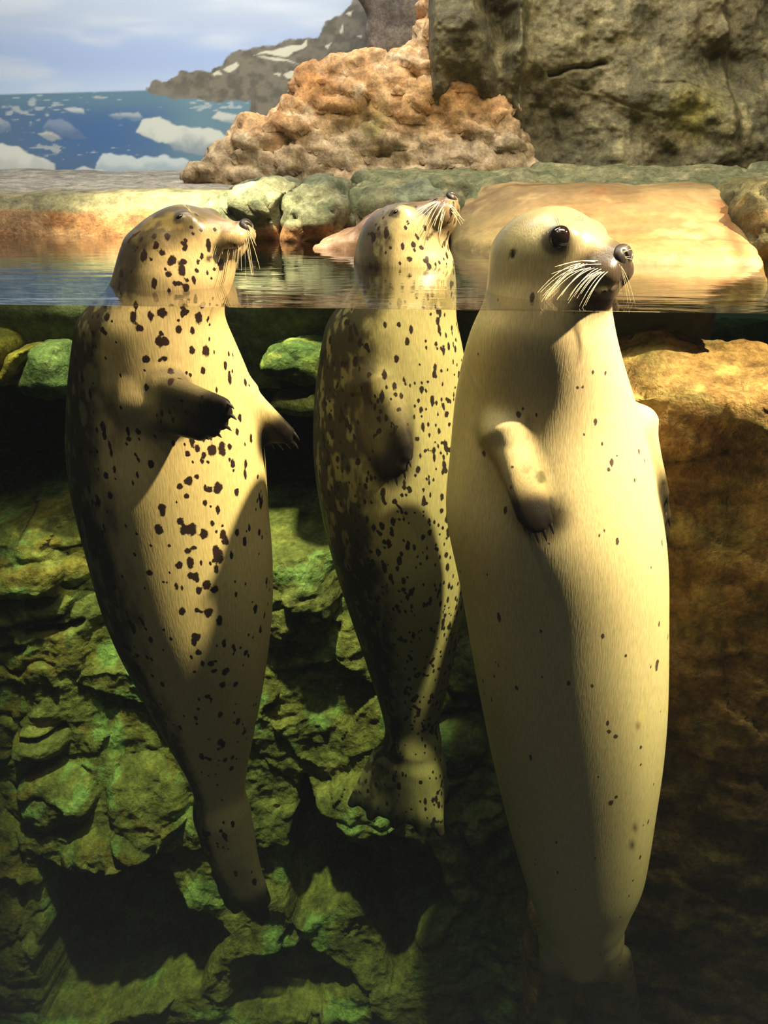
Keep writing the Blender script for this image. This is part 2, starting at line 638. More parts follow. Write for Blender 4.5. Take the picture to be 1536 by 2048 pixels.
def rock_yz(name, poly, x0, x1, r, h, label, col, mat=None, amp=0.012, freq=9, seed=1, blk=0.0, bfreq=8, crack=0.0, bend=None, cat='rock', stretch=(1, 1, 1)):
    """rock from a y-z cross-section pulled along x"""
    poly = np.array(poly, float)

    def F(p):
        y = p[:, 1] if bend is None else p[:, 1] - bend(p[:, 0])
        d2 = sd_poly(np.stack([y, p[:, 2]], 1), poly) + r
        de = np.abs(p[:, 0] - (x0 + x1) / 2) - (x1 - x0) / 2 + r
        return np.minimum(np.maximum(d2, de), 0) + np.hypot(np.maximum(d2, 0), np.maximum(de, 0)) - r
    e = 0.34 if bend is not None else 0.03
    lo = np.array([x0 - 0.03, poly[:, 0].min() - e, poly[:, 1].min() - 0.03])
    hi = np.array([x1 + 0.03, poly[:, 0].max() + e, poly[:, 1].max() + 0.03])
    v, q = mesh_sdf(F, lo, hi, h)
    v = rough_up(v, sdf_normals(F, v, h), amp, freq, seed, blk, bfreq, crack, stretch)
    me = mesh_np(name, v, q, True, col=col(v, mesh_normals(v, q)))
    return tag(new_obj(name, me, mat or M_rock), label, cat)


# --- far shore, left: grey flat top, olive face, rust tide band
def shore_extra(p, nr, c):
    q = proj(p)
    nz = fbm(p * np.array([5, 5, 14]), 4, 77)
    rust = smooth(0.062, 0.045, p[:, 2] + 0.025 * nz) * smooth(-0.06, -0.01, p[:, 2])
    c = mixc(c, mixc(np.tile(lin((140, 84, 44)), (len(p), 1)), lin((160, 116, 80)), smooth(-0.1, 0.3, fbm(p * np.array([8, 8, 40]), 4, 78))), rust * 0.7)
    top = smooth(0.8, 0.93, nr[:, 2]) * smooth(1.2, 1.32, p[:, 1] + 0.1 * nz)
    c = mixc(c, mixc(np.tile(lin((142, 132, 118)), (len(p), 1)), lin((120, 112, 100)), smooth(-0.2, 0.3, fbm(p * 12, 4, 79))), top)
    und = smooth(-0.02, -0.08, p[:, 2])
    return mixc(c, lin((94, 96, 62)), und * 0.8)


rock_yz('shore_rock', [(1.16, -0.42), (1.10, -0.20), (1.12, 0.0), (1.14, 0.06), (1.18, 0.098), (1.32, 0.112), (2.58, 0.138), (2.58, -0.42)],
        -2.05, 0.18, 0.05, 0.012, 'long low shore rock with flat grey top and rust tide band below the mural',
        rock_col([(106, 98, 70), (118, 108, 78), (90, 84, 60)], 4, 3, shore_extra), amp=0.012, freq=5, seed=4)

# --- back of the flooded hollow under the shore
rock_yz('hollow_rock', [(2.2, -2.34), (2.1, -1.2), (2.2, -0.43), (2.55, -0.43), (2.55, -2.34)], -2.05, 2.05, 0.05, 0.03,
        'rough rock wall at the back of the flooded hollow', rock_col([(92, 96, 60), (78, 86, 56)], 3, 8), M_sub, amp=0.05, freq=3, seed=14)

# --- greenish boulders on the far shore
GR = [(92, 92, 68), (110, 106, 78), (76, 78, 56)]


def tide(p, nr, c):
    nz = fbm(p * 9, 4, 87)
    return mixc(c, lin((128, 80, 42)), 0.8 * smooth(0.045, 0.02, p[:, 2] + 0.02 * nz))


rock_xz('boulder', [(375, 500), (392, 425), (440, 395), (478, 372), (540, 362), (590, 372), (585, 500)], 1.12, 1.02, 1.4, 0.09, 0.01,
        'mossy green boulder at the waterline behind the whiskers of the spotted seal', rock_col(GR, 9, 11, tide), amp=0.022, freq=9, seed=5, blk=0.03, bfreq=11, crack=0.008)
rock_xz('boulder', [(570, 500), (575, 400), (610, 368), (655, 362), (700, 385), (712, 420), (705, 500)], 1.10, 0.98, 1.35, 0.09, 0.01,
        'yellow-green boulder with rust foot at the waterline beside the low pink spur', rock_col(GR + [], 9, 12, tide), amp=0.022, freq=9, seed=6, blk=0.03, bfreq=11, crack=0.008)
rock_xz('boulder', [(690, 500), (700, 420), (730, 392), (770, 372), (830, 372), (920, 380), (940, 500)], 1.16, 1.05, 1.4, 0.08, 0.01,
        'pale green boulder behind the raised snout of the dark seal', rock_col([(104, 106, 82), (122, 122, 96), (84, 88, 66)], 9, 13, tide), amp=0.022, freq=9, seed=7, blk=0.03, bfreq=11, crack=0.008)
rock_xz('rock_spur', [(632, 500), (634, 489), (660, 482), (700, 464), (730, 440), (770, 420), (800, 440), (800, 540), (660, 530)], 0.86, 0.80, 1.05, 0.035, 0.006,
        'low pink-brown rock spur with wet tip running into the water', rock_col([(150, 118, 92), (132, 98, 74), (168, 140, 118)], 14, 15), M_sand, amp=0.008, freq=16, seed=8)

# --- sandy shelf on the right
def sand_extra(p, nr, c):
    q = proj(p)
    x, y = q[:, 0], q[:, 1]
    st = fbm(np.stack([p[:, 0] * 5, p[:, 1] * 22, p[:, 2] * 40], 1), 4, 91)
    c = mixc(c, lin((92, 68, 38)), 0.6 * smooth(0.05, 0.4, st))
    c = mixc(c, lin((112, 98, 54)), 0.7 * smooth(0.10, 0.03, p[:, 2] + 0.03 * st) * smooth(1350, 1280, x))
    c = mixc(c, lin((120, 70, 34)), 0.8 * np.exp(-((x - 1455 - (y - 440) * 0.35) / 16) ** 2) * smooth(390, 410, y))
    c = mixc(c, lin((130, 84, 48)), 0.6 * np.exp(-((x - 1195) / 22) ** 2 - ((y - 383) / 9) ** 2))
    return mixc(c, lin((118, 106, 64)), smooth(-0.01, -0.06, p[:, 2]))


xs0, xs1 = P(905, 450, 0.95)[0], P(1490, 450, 0.75)[0]
rock_yz('sandy_shelf', [(0.56, -0.07), (0.55, -0.02), (0.60, 0.018), (0.70, 0.045), (0.82, 0.085), (0.93, 0.125), (1.15, 0.135), (1.2, -0.3), (0.9, -0.3), (0.84, -0.10)],
        xs0, xs1, 0.03, 0.008, 'smooth sandy yellow rock shelf sloping into the water behind the plain seal',
        rock_col([(150, 122, 78), (134, 106, 66), (160, 132, 88)], 6, 16, sand_extra), M_sand, amp=0.011, freq=6, seed=9,
        bend=lambda x: 0.30 * np.clip((0.26 - x) / 0.24, 0, 1) ** 2 + 0.03 * np.sin(x * 9))

xr = P(1480, 450, 0.7)[0]
rock_xz('boulder', [(1468, 560), (1476, 440), (1490, 385), (1530, 372), (1640, 360), (1750, 380), (1760, 560)], 0.74, 0.66, 1.05, 0.06, 0.01,
        'dark olive boulder at the end of the sandy shelf', rock_col([(98, 88, 52), (78, 72, 46), (126, 104, 60)], 10, 18), amp=0.018, freq=10, seed=10, blk=0.02, bfreq=12, crack=0.006)

# --- olive ridge behind the sandy shelf
rock_yz('rock_ridge', [(1.06, -0.1), (1.06, 0.085), (1.12, 0.128), (1.22, 0.152), (1.6, 0.165), (1.6, -0.1)], P(700, 370, 1.2)[0], 1.9, 0.04, 0.011,
        'grey-green rock ridge along the foot of the cliff', rock_col([(112, 106, 74), (94, 94, 64), (130, 120, 86)], 8, 19), amp=0.016, freq=10, seed=11, blk=0.02, bfreq=9, crack=0.007)

# --- orange mound
def mound_extra(p, nr, c):
    q = proj(p)
    x, y = q[:, 0], q[:, 1]
    f1, f2, cid = worley(p * 14, 33)
    c = mixc(c, lin((150, 132, 104)), 0.75 * smooth(215, 300, y + 40 * fbm(p * 8, 3, 34)))
    c = mixc(c, lin((104, 92, 40)), 0.85 * np.exp(-((x - 760) / 70) ** 2 - ((y - 255) / 45) ** 2) * smooth(-0.3, 0.1, fbm(p * 9, 3, 35)))
    c = mixc(c, lin((150, 104, 42)), 0.7 * np.exp(-((x - 870) / 55) ** 2 - ((y - 200) / 50) ** 2))
    c = mixc(c, lin((150, 96, 44)), 0.6 * np.exp(-((x - 640) / 45) ** 2 - ((y - 160) / 45) ** 2))
    return c * (0.82 + 0.36 * cid[:, None])


rock_xz('rock_mound', [(378, 362), (388, 340), (430, 300), (465, 264), (488, 240), (540, 230), (585, 195), (592, 145), (636, 118), (690, 112), (745, 100), (775, 104), (800, 96), (824, 76), (842, 34), (850, -20), (860, -110), (915, -110), (930, 120), (1035, 215), (1070, 390), (700, 392), (400, 380)],
        1.62, 1.50, 2.1, 0.06, 0.011, 'orange-brown lumpy rock mound between mural and cliff',
        rock_col([(182, 142, 98), (164, 120, 76), (192, 162, 126)], 7, 20, mound_extra), amp=0.024, freq=11, seed=12, blk=0.030, bfreq=13, crack=0.010, lean=0.22, stretch=(1, 1, 1.4))

rock_xz('overhang_rock', [(706, -130), (716, -10), (738, 40), (732, 70), (736, 130), (880, 140), (900, -130)], 2.2, 2.1, 2.45, 0.06, 0.014,
        'dark grey rock overhang between mural and cliff', rock_col([(106, 95, 86), (94, 86, 78)], 4, 22), amp=0.015, freq=5, seed=13)


# --- the cliff: relief y(x, z)
cx0, cx1 = P(840, 60, 1.60)[0], P(2000, 200, 1.62)[0]
def cliff_fn(u, w):
    p = np.stack([u, np.full_like(u, 1.62), w], 1)
    q = proj(p)
    x, y = q[:, 0], q[:, 1]
    s = np.stack([x / 300, y / 300, np.zeros_like(x)], 1)
    wx = x + 14 * fbm(s * 5, 3, 101)
    wy = y + 14 * fbm(s * 5, 3, 102)
    d = 0.08 * fbm(s * 2.2, 5, 103) + 0.012 * fbm(s * np.array([6, 2.5, 1]), 4, 104, 0.5, True)
    # rounded buttress on the left with a groove beside it
    d = d + 0.19 * smooth(1085, 985, wx) * smooth(300, 30, wy) - 0.16 * np.exp(-((wx - 1005) / 22) ** 2) * smooth(300, 60, wy)
    d = d - 0.12 * np.exp(-((wx - 985) / 30) ** 2 - ((wy - 40) / 70) ** 2)
    # vertical edge
    d = d + 0.05 * smooth(1050, 1036, wx + 0.0 * wy) * smooth(980, 1020, wx)
    # boulder faces
    e1 = np.hypot((wx - 1330) / 170, (wy - 190 - 0.20 * (wx - 1330)) / 62)
    d = d + 0.06 * np.exp(-1.5 * e1 ** 2)
    e2 = np.hypot((wx - 1180) / 160, (wy - 90) / 75)
    d = d + 0.04 * np.exp(-1.5 * e2 ** 2)
    d = d - 0.022 * np.exp(-(sd_line(wx, wy, (1095, 152), (1215, 118)) / 5) ** 2)
    d = d - 0.007 * np.exp(-(sd_line(wx, wy, (1310, 160), (1470, 192)) / 4) ** 2)
    d = d - 0.004 * np.exp(-(sd_line(wx, wy, (1140, 165), (1340, 235)) / 4) ** 2)
    d = d - 0.05 * np.exp(-((wx - 1445) / 55) ** 2 - ((wy - 115) / 40) ** 2)
    d = d - 0.06 * smooth(1470, 1500, wx)
    s3 = np.stack([u, u * 0, w], 1)
    d = d + 0.006 * fbm(s3 * 18, 5, 105)
    p[:, 1] -= d
    p[:, 1] += 0.25 * (w - 0.15) + 0.35 * np.clip(1 - (u - cx0) / 0.06, 0, 1) ** 2.5
    return p


def sd_line(x, y, a, b):
    a, b = np.array(a, float), np.array(b, float)
    e = b - a
    t = np.clip(((x - a[0]) * e[0] + (y - a[1]) * e[1]) / (e @ e), 0, 1)
    return np.hypot(x - a[0] - t * e[0], y - a[1] - t * e[1])


def cliff_extra(p, nr, c):
    q = proj(p)
    x, y = q[:, 0], q[:, 1]
    nz = fbm(p * 10, 4, 111)
    c = mixc(c, lin((150, 138, 72)), 0.8 * np.exp(-((x - 1385) / 70) ** 2 - ((y - 225) / 45) ** 2) * smooth(-0.4, 0.2, nz))
    c = mixc(c, lin((128, 116, 78)), 0.7 * np.exp(-((x - 1120) / 90) ** 2 - ((y - 90) / 70) ** 2))
    c = mixc(c, lin((128, 110, 92)), 0.6 * smooth(1060, 1030, x) * smooth(200, 300, y))
    st = fbm(p * np.array([18, 18, 3]), 4, 112)
    c = c * (0.9 + 0.35 * st[:, None])
    return c


cm = grid_mesh('cliff', np.linspace(cx0, cx1, 420), np.linspace(0.10, 0.95, 320), cliff_fn,
               rock_col([(112, 100, 70), (92, 84, 58), (124, 112, 78)], 5, 24, cliff_extra))
tag(new_obj('cliff', cm, M_rock), 'tall olive-grey cliff with cracks above the sandy shelf', 'cliff')

# --- submerged boulders against the shore
SUB = [(92, 98, 48), (70, 82, 46), (112, 112, 60)]
rock_xz('sunken_boulder', [(-60, 660), (0, 664), (24, 680), (30, 700), (10, 745), (-20, 765), (-70, 760)], 1.06, 0.98, 1.25, 0.05, 0.009,
        'yellowish sunken slab of rock beside a cracked boulder', rock_col([(128, 110, 44), (112, 100, 44)], 12, 41), M_sub, amp=0.008, freq=14, seed=21)
rock_xz('sunken_boulder', [(34, 700), (64, 694), (48, 740), (28, 765), (12, 750)], 1.04, 0.96, 1.22, 0.03, 0.007,
        'narrow yellow sunken rock wedged between two larger rocks', rock_col([(128, 110, 44), (116, 104, 46)], 12, 42), M_sub, amp=0.006, freq=14, seed=22)
rock_xz('sunken_boulder', [(70, 692), (120, 690), (142, 720), (160, 760), (150, 788), (105, 796), (60, 782), (44, 764), (58, 735)], 1.04, 0.96, 1.25, 0.06, 0.009,
        'grey-green rounded sunken boulder next to the back of the spotted seal', rock_col([(84, 92, 54), (70, 80, 48), (98, 104, 66)], 12, 43), M_sub, amp=0.01, freq=12, seed=23)
rock_xz('sunken_boulder', [(524, 722), (545, 695), (585, 680), (625, 684), (655, 700), (660, 752), (620, 764), (560, 752), (530, 738)], 1.02, 0.94, 1.25, 0.06, 0.008,
        'olive sunken boulder with a round hollow between the two spotted seals', rock_col(SUB, 12, 44), M_sub, amp=0.014, freq=12, seed=24, crack=0.006, bfreq=9)
rock_xz('sunken_slab', [(545, 800), (560, 782), (600, 780), (660, 790), (665, 822), (600, 822), (556, 814)], 1.04, 0.96, 1.3, 0.03, 0.008,
        'flat olive sunken slab below the boulder with a round hollow', rock_col([(96, 96, 52), (82, 84, 48)], 12, 45), M_sub, amp=0.008, freq=12, seed=25)


# --- sunken bank: relief y(x, z)
def bank_fn(u, w):
    base = 1.03 + (w + 0.85) * 0.30
    p = np.stack([u, base, w], 1)
    q = proj(p)
    x, y = q[:, 0], q[:, 1]
    s3 = np.stack([u, u * 0, w], 1)
    wx = x + 26 * fbm(s3 * 5, 4, 121)
    wy = y + 26 * fbm(s3 * 5, 4, 122)
    d = 0.09 * fbm(s3 * 2.3, 5, 123) + 0.026 * fbm(s3 * 6, 6, 124, 0.58, True)
    f1, f2, cid = worley(s3 * np.array([3.6, 1, 5.6]) + 0.3 * np.stack([fbm(s3 * 6, 3, 125)] * 3, 1), 126)
    d = d + 0.05 * (cid - 0.5) - 0.022 * np.exp(-((f2 - f1) / 0.07)) * smooth(-0.2, 0.4, fbm(s3 * 3, 3, 128))
    # layered slabs, left
    for (a, b, dep, wd) in (((0, 1195), (110, 1182), 0.05, 6), ((60, 1268), (150, 1252), 0.06, 7), ((0, 1302), (50, 1296), 0.05, 6), ((40, 1475), (125, 1465), 0.06, 8)):
        d = d - dep * np.exp(-(sd_line(wx, wy, a, b) / wd) ** 2)
    for (cx, cyy, rx, ry, hh) in ((80, 1490, 60, 40, 0.08), (110, 1600, 70, 55, 0.10), (290, 1600, 90, 80, 0.08), (80, 1150, 110, 40, 0.06), (590, 1180, 90, 90, 0.06), (240, 1690, 110, 40, 0.07),
                                (720, 1600, 90, 50, 0.09), (740, 1720, 70, 30, 0.07), (900, 1500, 60, 60, 0.06), (960, 1640, 50, 40, 0.07)):
        e = np.hypot((wx - cx) / rx, (wy - cyy) / ry)
        d = d + hh * np.sqrt(np.clip(1 - e * e, 0, 1))
    # shaded hollow under the lit ledge, left; hollow under the middle
    hol = smooth(12, -12, sd_poly(np.stack([wx, wy], 1), [(85, 1700), (170, 1760), (340, 1690), (370, 1800), (450, 1850), (400, 1960), (215, 2000), (108, 2015)]))
    d = d - 0.24 * hol
    hol2 = smooth(12, -12, sd_poly(np.stack([wx, wy], 1), [(600, 1560), (660, 1700), (760, 1640), (850, 1700), (900, 1800), (780, 1960), (720, 1760), (610, 1830), (570, 1750)]))
    d = d - 0.16 * hol2
    hol3 = smooth(14, -14, sd_poly(np.stack([wx, wy], 1), [(480, 1900), (620, 1880), (700, 1960), (640, 2010), (470, 2000)]))
    d = d - 0.07 * hol3
    d = d + 0.010 * fbm(s3 * 22, 4, 127)
    top = np.clip((w + 0.86) / 0.12, 0, 1)
    p[:, 1] -= d
    p[:, 1] += 0.75 * top ** 2
    return p


def bank_extra(p, nr, c):
    q = proj(p)
    x, y = q[:, 0], q[:, 1]
    n1 = fbm(p * 9, 5, 131, 0.6)
    n2 = fbm(p * 14, 5, 132, 0.6)
    c = mixc(c, lin((124, 138, 84)), 0.85 * smooth(0.16, 0.3, n1))
    c = mixc(c, lin((116, 92, 44)), 0.7 * smooth(0.12, 0.3, n2) * smooth(520, 300, x))
    return c


bm_ = grid_mesh('rock_bank', np.linspace(-2.0, 0.55, 470), np.concatenate([np.linspace(-2.35, -0.74, 430)]), bank_fn,
                rock_col([(116, 106, 58), (98, 94, 54), (130, 118, 68)], 6, 26, bank_extra))
tag(new_obj('rock_bank', bm_, M_sub), 'broad algae-green sunken rock bank behind the tails of the seals', 'rock')


# --- big sunken block, right
def block_extra(p, nr, c):
    n1 = fbm(p * np.array([7, 7, 12]), 5, 141, 0.6)
    c = mixc(c, lin((112, 98, 58)), 0.7 * smooth(0.0, 0.3, n1))
    c = mixc(c, lin((160, 130, 78)), 0.65 * smooth(0.18, 0.36, fbm(p * 16, 5, 142, 0.6)))
    return mixc(c, lin((104, 72, 42)), 0.5 * smooth(0.1, 0.4, fbm(p * np.array([6, 14, 14]), 4, 143)))


xb0 = P(1170, 900, 0.45)[0]
rock_yz('rock_block', [(0.44, -2.35), (0.50, -1.3), (0.47, -0.7), (0.43, -0.30), (0.42, -0.232), (0.45, -0.222), (0.60, -0.185), (0.72, -0.175), (0.76, -0.24), (0.95, -0.7), (0.95, -2.35)],
        xb0, 2.0, 0.018, 0.009, 'massive sunken rock block with a flat lit top beside the plain seal',
        rock_col([(142, 106, 64), (124, 92, 56), (152, 116, 72)], 6, 27, block_extra), M_sub, amp=0.028, freq=5, seed=28, blk=0.022, bfreq=4.5, crack=0.006,
        bend=lambda x: 0.05 * np.sin(x * 5 + 1.0) - 0.10 * np.clip(x - 0.6, 0, 1), stretch=(1, 1, 1.6))


# ------------------------------------------------------------------ seals
def seal_material(name, spot_rgb, rough=0.42):
    m, t, N, L, B = nodes(name)
    at = nnode(N, 'ShaderNodeAttribute', attribute_name='Col')
    sp = nnode(N, 'ShaderNodeAttribute', attribute_name='spot')
    wt = nnode(N, 'ShaderNodeAttribute', attribute_name='wet')
    tc = N.new('ShaderNodeTexCoord')
    n1 = nnode(N, 'ShaderNodeTexNoise', Scale=110.0, Detail=4.0, Roughness=0.6)
    L.new(tc.outputs['Object'], n1.inputs['Vector'])
    mp = N.new('ShaderNodeMapping')
    mp.inputs['Scale'].default_value = (420, 420, 60)
    L.new(tc.outputs['Object'], mp.inputs['Vector'])
    n2 = nnode(N, 'ShaderNodeTexNoise', Scale=1.0, Detail=2.0)
    L.new(mp.outputs[0], n2.inputs['Vector'])
    ad = nnode(N, 'ShaderNodeMath', operation='MULTIPLY_ADD')
    L.new(n1.outputs['Fac'], ad.inputs[0])
    ad.inputs[1].default_value = 0.75
    L.new(sp.outputs['Fac'], ad.inputs[2])
    mr = N.new('ShaderNodeMapRange')
    mr.interpolation_type = 'SMOOTHSTEP'
    mr.inputs['From Min'].default_value = 0.66
    mr.inputs['From Max'].default_value = 0.84
    L.new(ad.outputs[0], mr.inputs['Value'])
    r2 = N.new('ShaderNodeMapRange')
    r2.inputs['From Min'].default_value = 0.3
    r2.inputs['From Max'].default_value = 0.7
    r2.inputs['To Min'].default_value = 0.86
    r2.inputs['To Max'].default_value = 1.14
    L.new(n2.outputs['Fac'], r2.inputs['Value'])
    sc = nnode(N, 'ShaderNodeVectorMath', operation='SCALE')
    L.new(at.outputs['Color'], sc.inputs[0])
    L.new(r2.outputs[0], sc.inputs['Scale'])
    mx = nnode(N, 'ShaderNodeMix', data_type='RGBA')
    L.new(mr.outputs[0], mx.inputs['Factor'])
    L.new(sc.outputs[0], mx.inputs[6])
    mx.inputs[7].default_value = (*lin(spot_rgb), 1)
    L.new(mx.outputs[2], B.inputs['Base Color'])
    rr = N.new('ShaderNodeMapRange')
    rr.inputs['To Min'].default_value = rough
    rr.inputs['To Max'].default_value = 0.30
    L.new(wt.outputs['Fac'], rr.inputs['Value'])
    L.new(rr.outputs[0], B.inputs['Roughness'])
    rs = N.new('ShaderNodeMapRange')
    rs.inputs['To Min'].default_value = 0.05
    rs.inputs['To Max'].default_value = 0.35
    L.new(wt.outputs['Fac'], rs.inputs['Value'])
    L.new(rs.outputs[0], B.inputs['Specular IOR Level'])
    bp = nnode(N, 'ShaderNodeBump', Strength=0.18, Distance=0.002)
    L.new(n2.outputs['Fac'], bp.inputs['Height'])
    L.new(bp.outputs[0], B.inputs['Normal'])
    return m


def simple_material(name, rgb, rough, spec=0.5, vary=0.15):
    m, t, N, L, B = nodes(name)
    n1 = nnode(N, 'ShaderNodeTexNoise', Scale=90.0, Detail=3.0)
    r = N.new('ShaderNodeMapRange')
    r.inputs['To Min'].default_value = 1 - vary
    r.inputs['To Max'].default_value = 1 + vary
    L.new(n1.outputs['Fac'], r.inputs['Value'])
    sc = nnode(N, 'ShaderNodeVectorMath', operation='SCALE')
    sc.inputs[0].default_value = lin(rgb)
    L.new(r.outputs[0], sc.inputs['Scale'])
    L.new(sc.outputs[0], B.inputs['Base Color'])
    B.inputs['Roughness'].default_value = rough
    B.inputs['Specular IOR Level'].default_value = spec
    return m


M_eye = simple_material('seal_eye', (22, 14, 10), 0.05, 0.6)
M_nose = simple_material('seal_nose', (40, 30, 27), 0.45, 0.4)
M_claw = simple_material('seal_claw', (36, 28, 22), 0.4, 0.4)
M_whisker = simple_material('seal_whisker', (232, 214, 170), 0.35, 0.5)


def tube(name, pts, radii, sides, mat, parent):
    pts = np.asarray(pts, float)
    n = len(pts)
    v, q = [], []
    up = np.array([0.31, 0.17, 0.93])
    for i in range(n):
        tg = pts[min(i + 1, n - 1)] - pts[max(i - 1, 0)]
        tg /= np.linalg.norm(tg) + 1e-12
        a = np.cross(tg, up)
        a /= np.linalg.norm(a) + 1e-12
        b = np.cross(tg, a)
        for k in range(sides):
            an = 2 * math.pi * k / sides
            v.append(pts[i] + radii[i] * (math.cos(an) * a + math.sin(an) * b))
    for i in range(n - 1):
        for k in range(sides):
            q.append((i * sides + k, i * sides + (k + 1) % sides, (i + 1) * sides + (k + 1) % sides, (i + 1) * sides + k))
    return new_obj(name, mesh_np(name, np.array(v), np.array(q)), mat, parent)


def spline(ts, ys, t):
    """monotone-ish cubic through (ts, ys), ts ascending"""
    ts, ys = np.asarray(ts, float), np.asarray(ys, float)
    m = np.gradient(ys, ts)
    i = np.clip(np.searchsorted(ts, t) - 1, 0, len(ts) - 2)
    h = ts[i + 1] - ts[i]
    u = np.clip((t - ts[i]) / h, 0, 1)
    return ((2 * u ** 3 - 3 * u ** 2 + 1) * ys[i] + (u ** 3 - 2 * u ** 2 + u) * h * m[i]
            + (-2 * u ** 3 + 3 * u ** 2) * ys[i + 1] + (u ** 3 - u ** 2) * h * m[i + 1])


class Flipper:
    """root and digit tips given as world points; webbed fan of digits"""

    def __init__(s, root, tips, r0, r1, arm, k=0.014, start=0.24, spread=0.55, dark=None):
        s.root, s.tips, s.r0, s.r1, s.arm, s.k, s.start, s.dark = np.array(root), [np.array(t) for t in tips], r0, r1, arm, k, start, dark
        s.c = np.mean(s.tips, 0)
        s.w = [s.root + start * (s.c - s.root) + spread * (t - s.c) for t in s.tips]

    def sdf(s, p):
        d = sd_cone(p, s.root, s.root + 0.35 * (s.c - s.root), s.arm, s.r0 * 1.1)
        for i, t in enumerate(s.tips):
            d = smin(d, sd_cone(p, s.w[i], t, s.r0, s.r1), s.k)
            if i < len(s.tips) - 1:
                t2, w2 = 0.5 * (t + s.tips[i + 1]), 0.5 * (s.w[i] + s.w[i + 1])
                d = smin(d, sd_cone(p, w2, t2 + 0.12 * (w2 - t2), s.r0 * 0.85, s.r1 * 0.7), s.k)
        return d


def make_seal(name, label, rows, head, fl, hind, colour, spots, mat, h=0.0046, bratio=0.9):
    zs, cxs, cys, As, Bs = [], [], [], [], []
    for (py, xl, xr, Y) in rows:
        a, b = P(xl, py, Y), P(xr, py, Y)
        zs.append((a[2] + b[2]) / 2)
        cxs.append((a[0] + b[0]) / 2)
        As.append((b[0] - a[0]) / 2)
        cys.append(Y)
    o_ = np.argsort(zs)
    zs = np.array(zs)[o_]
    tt = np.linspace(zs[0], zs[-1], 300)
    sm = lambda y: np.convolve(np.pad(spline(zs, np.array(y)[o_], tt), 6, 'edge'), np.ones(13) / 13, 'valid')
    CX, CY, A_ = sm(cxs), sm(cys), sm(As)
    ztop, zbot = zs[-1], zs[0]
    C = np.array(head['c'])
    f = np.array(head['f'], float)
    f /= np.linalg.norm(f)
    s_ = np.cross([0, 0, 1], f)
    s_ /= np.linalg.norm(s_)
    u = np.cross(f, s_)
    R = np.stack([f, s_, u], 1)
    K = head['k']
    ml = head.get('ml', 1.0)
    eu = head.get('eu', 0.03)
    er = head.get('er', 0.018)
    mt = head.get('mt', 1.0)
    ns = head.get('ns', 1.0)
    flips = fl + hind

    def loc(x, y, z):
        return C + R @ (np.array([x, y, z], float) * K)

    def headF(p):
        q = (p - C) @ R / K
        d = sd_ell(q, (0, 0, 0), (0.102, 0.086, 0.084))
        d = smin(d, sd_cone(q, (0.03, 0, -0.004), (0.108 * ml, 0, -0.024 * mt), 0.068, 0.045 * mt), 0.035)
        d = smin(d, sd_cone(q, (0.04, 0, -0.052 * mt), (0.112 * ml, 0, -0.060 * mt), 0.046 * mt, 0.021 * mt), 0.02)
        for sg in (-1, 1):
            d = smin(d, sd_ell(q, (0.118 * ml, sg * 0.023, -0.036 * mt), (0.036, 0.032 * mt, 0.029 * mt)), 0.012)
            d = smin(d, sd_ell(q, (0.064, sg * 0.050, min(eu, 0.036)), (0.028, 0.020, 0.022)), 0.02)
            d = smax(d, -sd_ell(q, (-0.012, sg * 0.086, 0.012), (0.006, 0.008, 0.006)), 0.006)
            d = smax(d, -sd_cone(q, (0.155 * ml, sg * 0.002, -0.054 * mt), (0.085, sg * 0.056, -0.060 * mt), 0.004, 0.003), 0.008)
        d = smin(d, sd_ell(q, (0.140 * ml, 0, -0.018), (0.020, 0.022, 0.020)), 0.012)
        return d * K

    def bodyF(p):
        z = np.clip(p[:, 2], zbot, ztop)
        cx, cyy, a = np.interp(z, tt, CX), np.interp(z, tt, CY), np.interp(z, tt, A_)
        b = a * bratio
        qx, qy = (p[:, 0] - cx) / a, (p[:, 1] - cyy) / b
        k0 = np.sqrt(qx * qx + qy * qy) + 1e-9
        k1 = np.sqrt((qx / a) ** 2 + (qy / b) ** 2) + 1e-9
        d = k0 * (k0 - 1) / k1
        ez = np.maximum(p[:, 2] - ztop, zbot - p[:, 2])
        return smax(d, ez, 0.03)

    def F(p):
        d = smin(bodyF(p), headF(p), head.get('blend', 0.05))
        for x in fl:
            d = smin(d, x.sdf(p), 0.022)
        for x in hind:
            d = smin(d, x.sdf(p), 0.055)
        return d

    ext = np.array([t for x in flips for t in x.tips] + [loc(0.18, 0, 0), loc(0, 0, 0.1), loc(-0.11, 0, 0), loc(0.05, 0.1, 0), loc(0.05, -0.1, 0)])
    lo = np.minimum(ext.min(0), [(CX - A_).min(), (CY - A_).min(), zbot]) - 0.03
    hi = np.maximum(ext.max(0), [(CX + A_).max(), (CY + A_).max(), ztop]) + 0.03
    v, q = mesh_sdf(F, lo, hi, h)
    f0 = F(v)
    g = np.stack([F(v + d) - f0 for d in np.eye(3) * 0.002], 1) / 0.002
    v = v - np.clip(f0 / ((g * g).sum(1) + 1e-6), -0.004, 0.004)[:, None] * g
    nr = mesh_normals(v, q)
    q2 = (v - C) @ R / K
    px = proj(v)
    col = colour(v, nr, q2, headF(v), px)
    # paint the mouth line, ear hole and eye rim
    for sg in (-1, 1):
        for (a, b, r, cc, st) in (((0.160 * ml, sg * 0.002, -0.054 * mt), (0.085, sg * 0.058, -0.060 * mt), 0.007, (30, 20, 18), 0.9),
                                  ((-0.012, sg * 0.085, 0.012), (-0.010, sg * 0.085, 0.016), 0.009, (25, 18, 14), 1.0)):
            col = mixc(col, lin(cc), st * smooth(r, r * 0.4, sd_cone(q2, a, b, 0, 0)))
        col = mixc(col, lin((46, 38, 30)), 0.85 * smooth(er * 1.5, er * 1.0, np.linalg.norm(q2 - np.array([0.066, sg * 0.076, eu + 0.002]), axis=1)))
